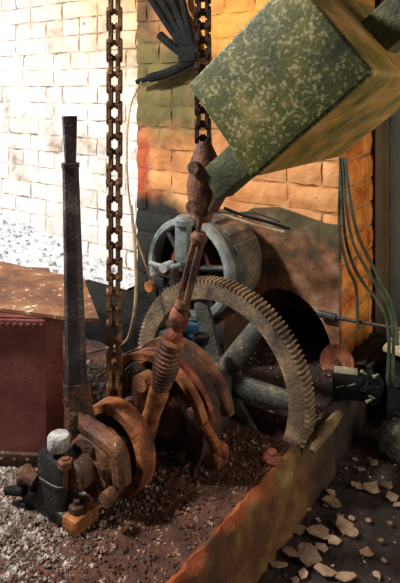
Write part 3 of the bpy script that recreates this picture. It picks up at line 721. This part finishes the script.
# ------------------------------------------------------------------ cables and wires
def cable(name, pts, r, m, label, cat='cable', group=None):
    return tag(MB().tube(spline(pts), r, 6).build(name, m), label, cat, group)
hang = [([(340, 158, 2.58), (342, 200, 2.58), (345, 235, 2.6), (352, 262, 2.62), (364, 284, 2.6), (377, 300, 2.55), (386, 318, 2.5), (389, 345, 2.45), (387, 385, 2.42)], 'leftmost green-black cable of the bundle hanging down the orange pier edge'),
        ([(343, 158, 2.57), (346, 205, 2.57), (353, 242, 2.58), (366, 268, 2.58), (378, 288, 2.55), (388, 305, 2.5), (393, 330, 2.45), (393, 380, 2.42)], 'second cable from left in the hanging bundle on the pier'),
        ([(345, 158, 2.56), (352, 210, 2.56), (360, 240, 2.57), (371, 262, 2.58), (381, 283, 2.54), (390, 300, 2.5), (396, 325, 2.45), (397, 345, 2.4)], 'rightmost green-black cable of the bundle, bulging out over the orange brick'),
        ([(341, 158, 2.60), (339, 210, 2.60), (341, 240, 2.60), (348, 268, 2.6), (356, 288, 2.62), (358, 330, 2.60)], 'short straight cable of the hanging bundle close against the pier')]
for pts, lb in hang: cable('hanging_cable', [onD(*q) for q in pts], .0075, M_cable, lb, group='cables hanging down the pier')
mot = [([(224, 208), (245, 216), (268, 222), (290, 229)], .008, M_black, 'upper black cable lying over the top of the motor'),
       ([(222, 214), (240, 220), (262, 227), (284, 232)], .007, M_wire, 'pale frayed cable lying over the top of the motor'),
       ([(216, 212), (236, 213), (255, 213), (280, 222)], .006, M_cable, 'thin greenish cable above the motor casing')]
for pts, r, m, lb in mot: cable('motor_cable', [onD(a, b_, 2.66 - (a - 220) * .0012) for a, b_ in pts], r, m, lb, group='cables over the motor')
cable('loose_wire', [onD(*q) for q in ((141, 82, 3.1), (131, 105, 2.9), (127, 140, 2.7), (128, 185, 2.6), (134, 228, 2.6), (144, 260, 2.6), (152, 282, 2.62))], .0045, M_wire, 'thin tan wire curving down to the motor brush gear', 'wire')
cable('loose_wire', [onD(*q) for q in ((131, 205, 2.55), (135, 250, 2.5), (136, 290, 2.45), (133, 320, 2.45), (125, 342, 2.5), (104, 349, 2.6), (84, 354, 2.65))], .0065, M_wire, 'thin tan wire dropping beside the chain and turning left', 'wire')
cable('loose_wire', [onD(*q) for q in ((86, 385, 2.5), (98, 372, 2.5), (112, 365, 2.5), (130, 352, 2.4), (150, 346, 2.3))], .0065, M_wire, 'short tan wire near the drum above the pale grit', 'wire')
# horizontal rod on the right
tag(MB().tube([onD(318, 313, 2.75), onD(336, 318, 2.7)], .017, 10).tube([onD(336, 318, 2.7), onD(412, 331, 2.45)], .008, 10).build('slanting_rod', M_iron), 'thin dark rod crossing from the arch towards the door', 'rod')

# ------------------------------------------------------------------ black brackets and pole on the pier, top
Z_ = lambda a, b_: onY(a, b_, YP - .06)
br = thing('wall_bracket', 'black iron fan-shaped bracket high on the olive brick pier', 'bracket', Z_(192, 62))
for pts, r in (([(148, -6), (166, 22), (180, 42), (192, 56)], .022), ([(158, -6), (172, 18), (186, 46)], .024), ([(170, -6), (180, 18), (190, 46)], .026), ([(181, -6), (187, 20), (193, 46)], .02), ([(160, 35), (170, 44), (182, 53), (194, 58)], .026)):
    MB().tube(spline([Z_(a, b_) for a, b_ in pts]), r, 8).build('rod', M_black, br)
MB().bbox(Z_(190, 54), (.12, .08, .09), .015).build('socket', M_black, br)
tag(MB().tube(spline([Z_(137, 82), Z_(150, 78), Z_(170, 72), Z_(196, 59)]), [.016] * 8 + [.028] * 17, 8).build('iron_pole', M_black), 'bent black iron pole slanting under the wall bracket', 'pole')

# ------------------------------------------------------------------ right-hand clutter
o0 = onZ(343, 401, 0); o0 = V((o0.x, o0.y + .05, 0)); rb = Matrix.Rotation(R_(22), 3, 'Z')
bx = thing('black_battery_box', 'small black box with torn paper on top at the plinth end', 'box', o0)
MB().bbox(o0 + V((0, 0, .048)), (.125, .09, .09), .006, rot=rb).build('box', M_black, bx)
MB().bbox(o0 + V((-.015, .02, .096)), (.10, .06, .006), .002, rot=rb).build('paper_top', M_paper, bx)
for k in range(2):
    MB().box(o0 + rb @ V((-.03 + .045 * k, -.047, .06 + .012 * k)), (.035, .004, .004), rot=Matrix.Rotation(R_(22), 3, 'Z') @ Matrix.Rotation(R_(-20), 3, 'Y')).build('paper_scrap', M_paper, bx)
dk = thing('rusty_sheave', 'reddish rusty disc leaning behind the black box', 'wheel', onZ(338, 378, 0))
dc = onY(337, 362, 2.55)
MB().lathe(dc, (.2, -1, .15), [(0, 0), (.02, .008), (.062, .006), (.078, .012), (.078, -.012), (0, -.012)], n=32).build('disc', M_redrust, dk)
MB().lathe(dc, (.2, -1, .15), [(0, .02), (.014, .02), (.016, 0)], n=16).build('axle', M_darkrust, dk)
bg_ = thing('crumpled_bag', 'crumpled black plastic bag with pale shreds beside the black box', 'bag', onZ(370, 406, -.05))
bc = onD(370, 387, 2.42)
MB().blob(bc, (.05, .05, .065), 12, .22, 3).build('bag', M_black, bg_, smooth=False)
for k, (a, b_) in enumerate(((361, 371), (373, 377), (369, 395), (366, 402))):
    q = onD(a, b_, 2.38); MB().tube([q, q + V((.02, .01, .014 * (1 if k % 2 else -1)))], [.008, .003], 6).build('shred', M_paper, bg_)
cbn = thing('black_cabinet', 'black metal cabinet with pale wooden lid at right edge', 'cabinet', (-.62, 2.72, DROP))
MB().bbox((-.62, 2.74, DROP + .19), (.40, .30, .38), .008).build('body', M_black, cbn)
MB().bbox((-.62, 2.72, DROP + .395), (.41, .34, .024), .004, rot=Matrix.Rotation(R_(3), 3, 'Y')).build('lid', M_wood, cbn)
for zz in (.10, .26): MB().lathe((-.77, 2.59, DROP + zz), (0, -1, 0), [(0, .014), (.02, .014), (.026, 0)], n=18).build('knob', M_iron, cbn)
lump = onZ(391, 462, DROP)
tag(MB().blob(lump + V((0.015, 0.04, .075)), (.085, .075, .085), 21, .10, 3).build('grey_sack', M_sack, ang=80), 'lumpy grey sack on the floor at the right edge', 'sack')
# rounded concrete nub on the plinth edge
na, nb = onZ(318, 440, 0.01), onZ(339, 414, 0.012)
tag(MB().tube([na - V((0, .05, .02)), na, na.lerp(nb, .4), na.lerp(nb, .8), nb, nb + V((0, .02, -.005))], [.012, .02, .022, .02, .016, .006], 12).build('stone_nub', M_nub), 'rounded worn stone bar along the far plinth edge', 'stone')
# rusty lump near the gear on the edge
rl_ = onZ(272, 462, 0)
tag(MB().blob(rl_ + V((0, 0, .012)), (.042, .03, .02), 5, .15).nut(rl_ + V((0, 0, .022)), (0, 0, 1), .02, .018).build('rusty_anchor_bolt', M_redrust), 'rusty anchor bolt head on plinth in front of the gear', 'bolt')

extra_labels = {1: 'cream flake lying beside the narrow upright flake at the kerb', 4: 'brownish flake overlapping the large curled one', 5: 'small dark flake above the near debris by the kerb', 8: 'small chip touching the big cream flake', 10: 'flake tucked against the wide tan flake on its right',
  11: 'flake at the left end of the far debris row', 13: 'flake at the right end of the far debris row', 14: 'chip left of the far debris row', 15: 'cream chip just above the big cream flake', 16: 'lone little chip close to the kerb face', 17: 'flake at the right picture edge below the grey sack',
  18: 'flake just below the grey sack', 19: 'flake left of the grey sack', 21: 'lone flake on bare dark floor at lower right', 23: 'wide flake at the bottom edge, right of the biggest there', 27: 'flake near the bottom edge close to the kerb', 31: 'flake between the broad brown flake and the bottom debris', 35: 'flake cut by the right picture edge'}
# ------------------------------------------------------------------ pale flakes on the lower floor
rf = random.Random(5)
spots = [(262, 564, 11), (278, 566, 14), (291, 553, 17), (310, 556, 18), (322, 548, 12), (300, 530, 10), (320, 533, 20), (333, 503, 18), (326, 505, 8), (345, 529, 18), (352, 533, 12), (360, 487, 12), (372, 489, 17), (386, 486, 11), (356, 485, 10),
         (332, 493, 9), (308, 509, 7), (392, 498, 12), (374, 463, 10), (361, 469, 8), (355, 459, 6), (366, 553, 12), (325, 572, 17), (345, 577, 15), (381, 540, 5), (340, 516, 8), (351, 518, 6), (303, 575, 9), (296, 581, 8), (368, 520, 5), (390, 523, 5), (334, 541, 11), (318, 520, 5), (384, 560, 4), (377, 575, 6), (398, 505, 10)]
named = {2: 'large broken pale flake near the kerb foot', 3: 'large curled flake at the centre of the near debris', 6: 'broad brown flake in the middle of the floor debris', 7: 'big cream flake propped beside the plinth', 9: 'wide tan flake lying right of the brown one',
         12: 'long grey-brown flake in the far row of debris', 22: 'big flake cut by the bottom edge of the picture', 0: 'narrow upright flake lying against the kerb'}
for i, (a, b_, s_) in enumerate(spots):
    c_ = onZ(a, b_, DROP + .012); sz = s_ * 1.85 / F * .72; n_ = rf.randint(5, 8); a0_ = rf.uniform(0, 6.28)
    pts = []
    tx, ty = rf.uniform(-.25, .25), rf.uniform(-.25, .25)
    for k in range(n_):
        an = a0_ + 6.283 * k / n_ + rf.uniform(-.25, .25); r = sz * rf.uniform(.6, 1.1)
        x, y = math.cos(an) * r, math.sin(an) * r * rf.uniform(.8, 1.1)
        pts.append(V((x, y, x * tx + y * ty)) + c_ + V((0, 0, sz * .18)))
    fk_ = MB().prism(pts, (0, 0, -.004)).build('plaster_flake', M_flake, smooth=False)
    tag(fk_, named.get(i) or extra_labels.get(i, 'small pale plaster flake among the debris on the dark floor'), 'flake', 'plaster flakes on the lower floor')

# ------------------------------------------------------------------ grit (uncountable)
def grit(name, label, m, n, fn, s0, s1, seed):
    r = random.Random(seed); mb = MB()
    for _ in range(n):
        p_ = fn(r)
        if p_ is None: continue
        sz = s0 + (s1 - s0) * r.random() ** 3
        mt = Matrix.Rotation(r.uniform(0, 6.28), 3, 'Z') @ Matrix.Rotation(r.uniform(-.6, .6), 3, 'X')
        base = [V((1, 0, -.2)), V((-.4, .8, -.3)), V((-.6, -.8, -.2)), V((.1, .1, .6)), V((.5, -.7, .2))]
        vs = [p_ + mt @ (V((q.x * r.uniform(.7, 1.3), q.y * r.uniform(.7, 1.3), q.z)) * sz) for q in base]
        mb.add(vs, [(0, 1, 3), (1, 2, 3), (2, 4, 3), (4, 0, 3), (0, 4, 2, 1)])
    return tag(mb.build(name, m, smooth=False), label, 'gravel', kind='stuff')
def intank(x, y):
    q = V((x, y, 0)); return (q - b0).dot(fn) < 0.012 and (q - b2).dot(V((.5, .35, 0))) < 0.004
def pl_pt(r):
    x = r.uniform(-1.75, XE - .04); y = r.uniform(.7, 2.55)
    if y > SY0 - .02 and (y < SY1 + .02 or r.random() < .75): return None
    if intank(x, y): return None
    return V((x, y, .002))
def left_pt(r):
    x = r.uniform(-1.95, -1.15); y = r.uniform(.75, 1.5)
    if r.random() < max(0, (x + 1.5) / .35) or intank(x, y): return None
    return V((x, y, .002))
grit('grit', 'pale gravel scattered left of the bearing block', M_stone, 17000, left_pt, .0025, .011, 3)
grit('rusty_grit', 'reddish rust grit and chips scattered over the plinth top', M_stonedark, 9000, pl_pt, .003, .012, 4)
grit('floor_grit', 'tiny pale crumbs scattered over the dark lower floor', M_stone, 420, lambda r: V((r.uniform(XE + .03, -.2), r.uniform(.8, 2.52), DROP + .004)), .002, .008, 6)
def heap_pt(r):
    if r.random() < .16: return V((r.uniform(-2.05, -1.66), r.uniform(1.62, 1.95), .004))
    x = r.uniform(-4.6, -1.9); y = r.uniform(1.9, YW - .02)
    if x > -2.64 and y > 1.98: return None
    if x < -1.9 and y < 2.05 and x > -2.5: return None
    return V((x, y, (zheap(x, y) if x < -2.55 else 0) + .006))
grit('rubble_chips', 'white rubble chips below the white wall', M_pale, 2600, heap_pt, .004, .022, 8)
for o in bpy.data.objects:
    if '_o' in o: del o['_o']
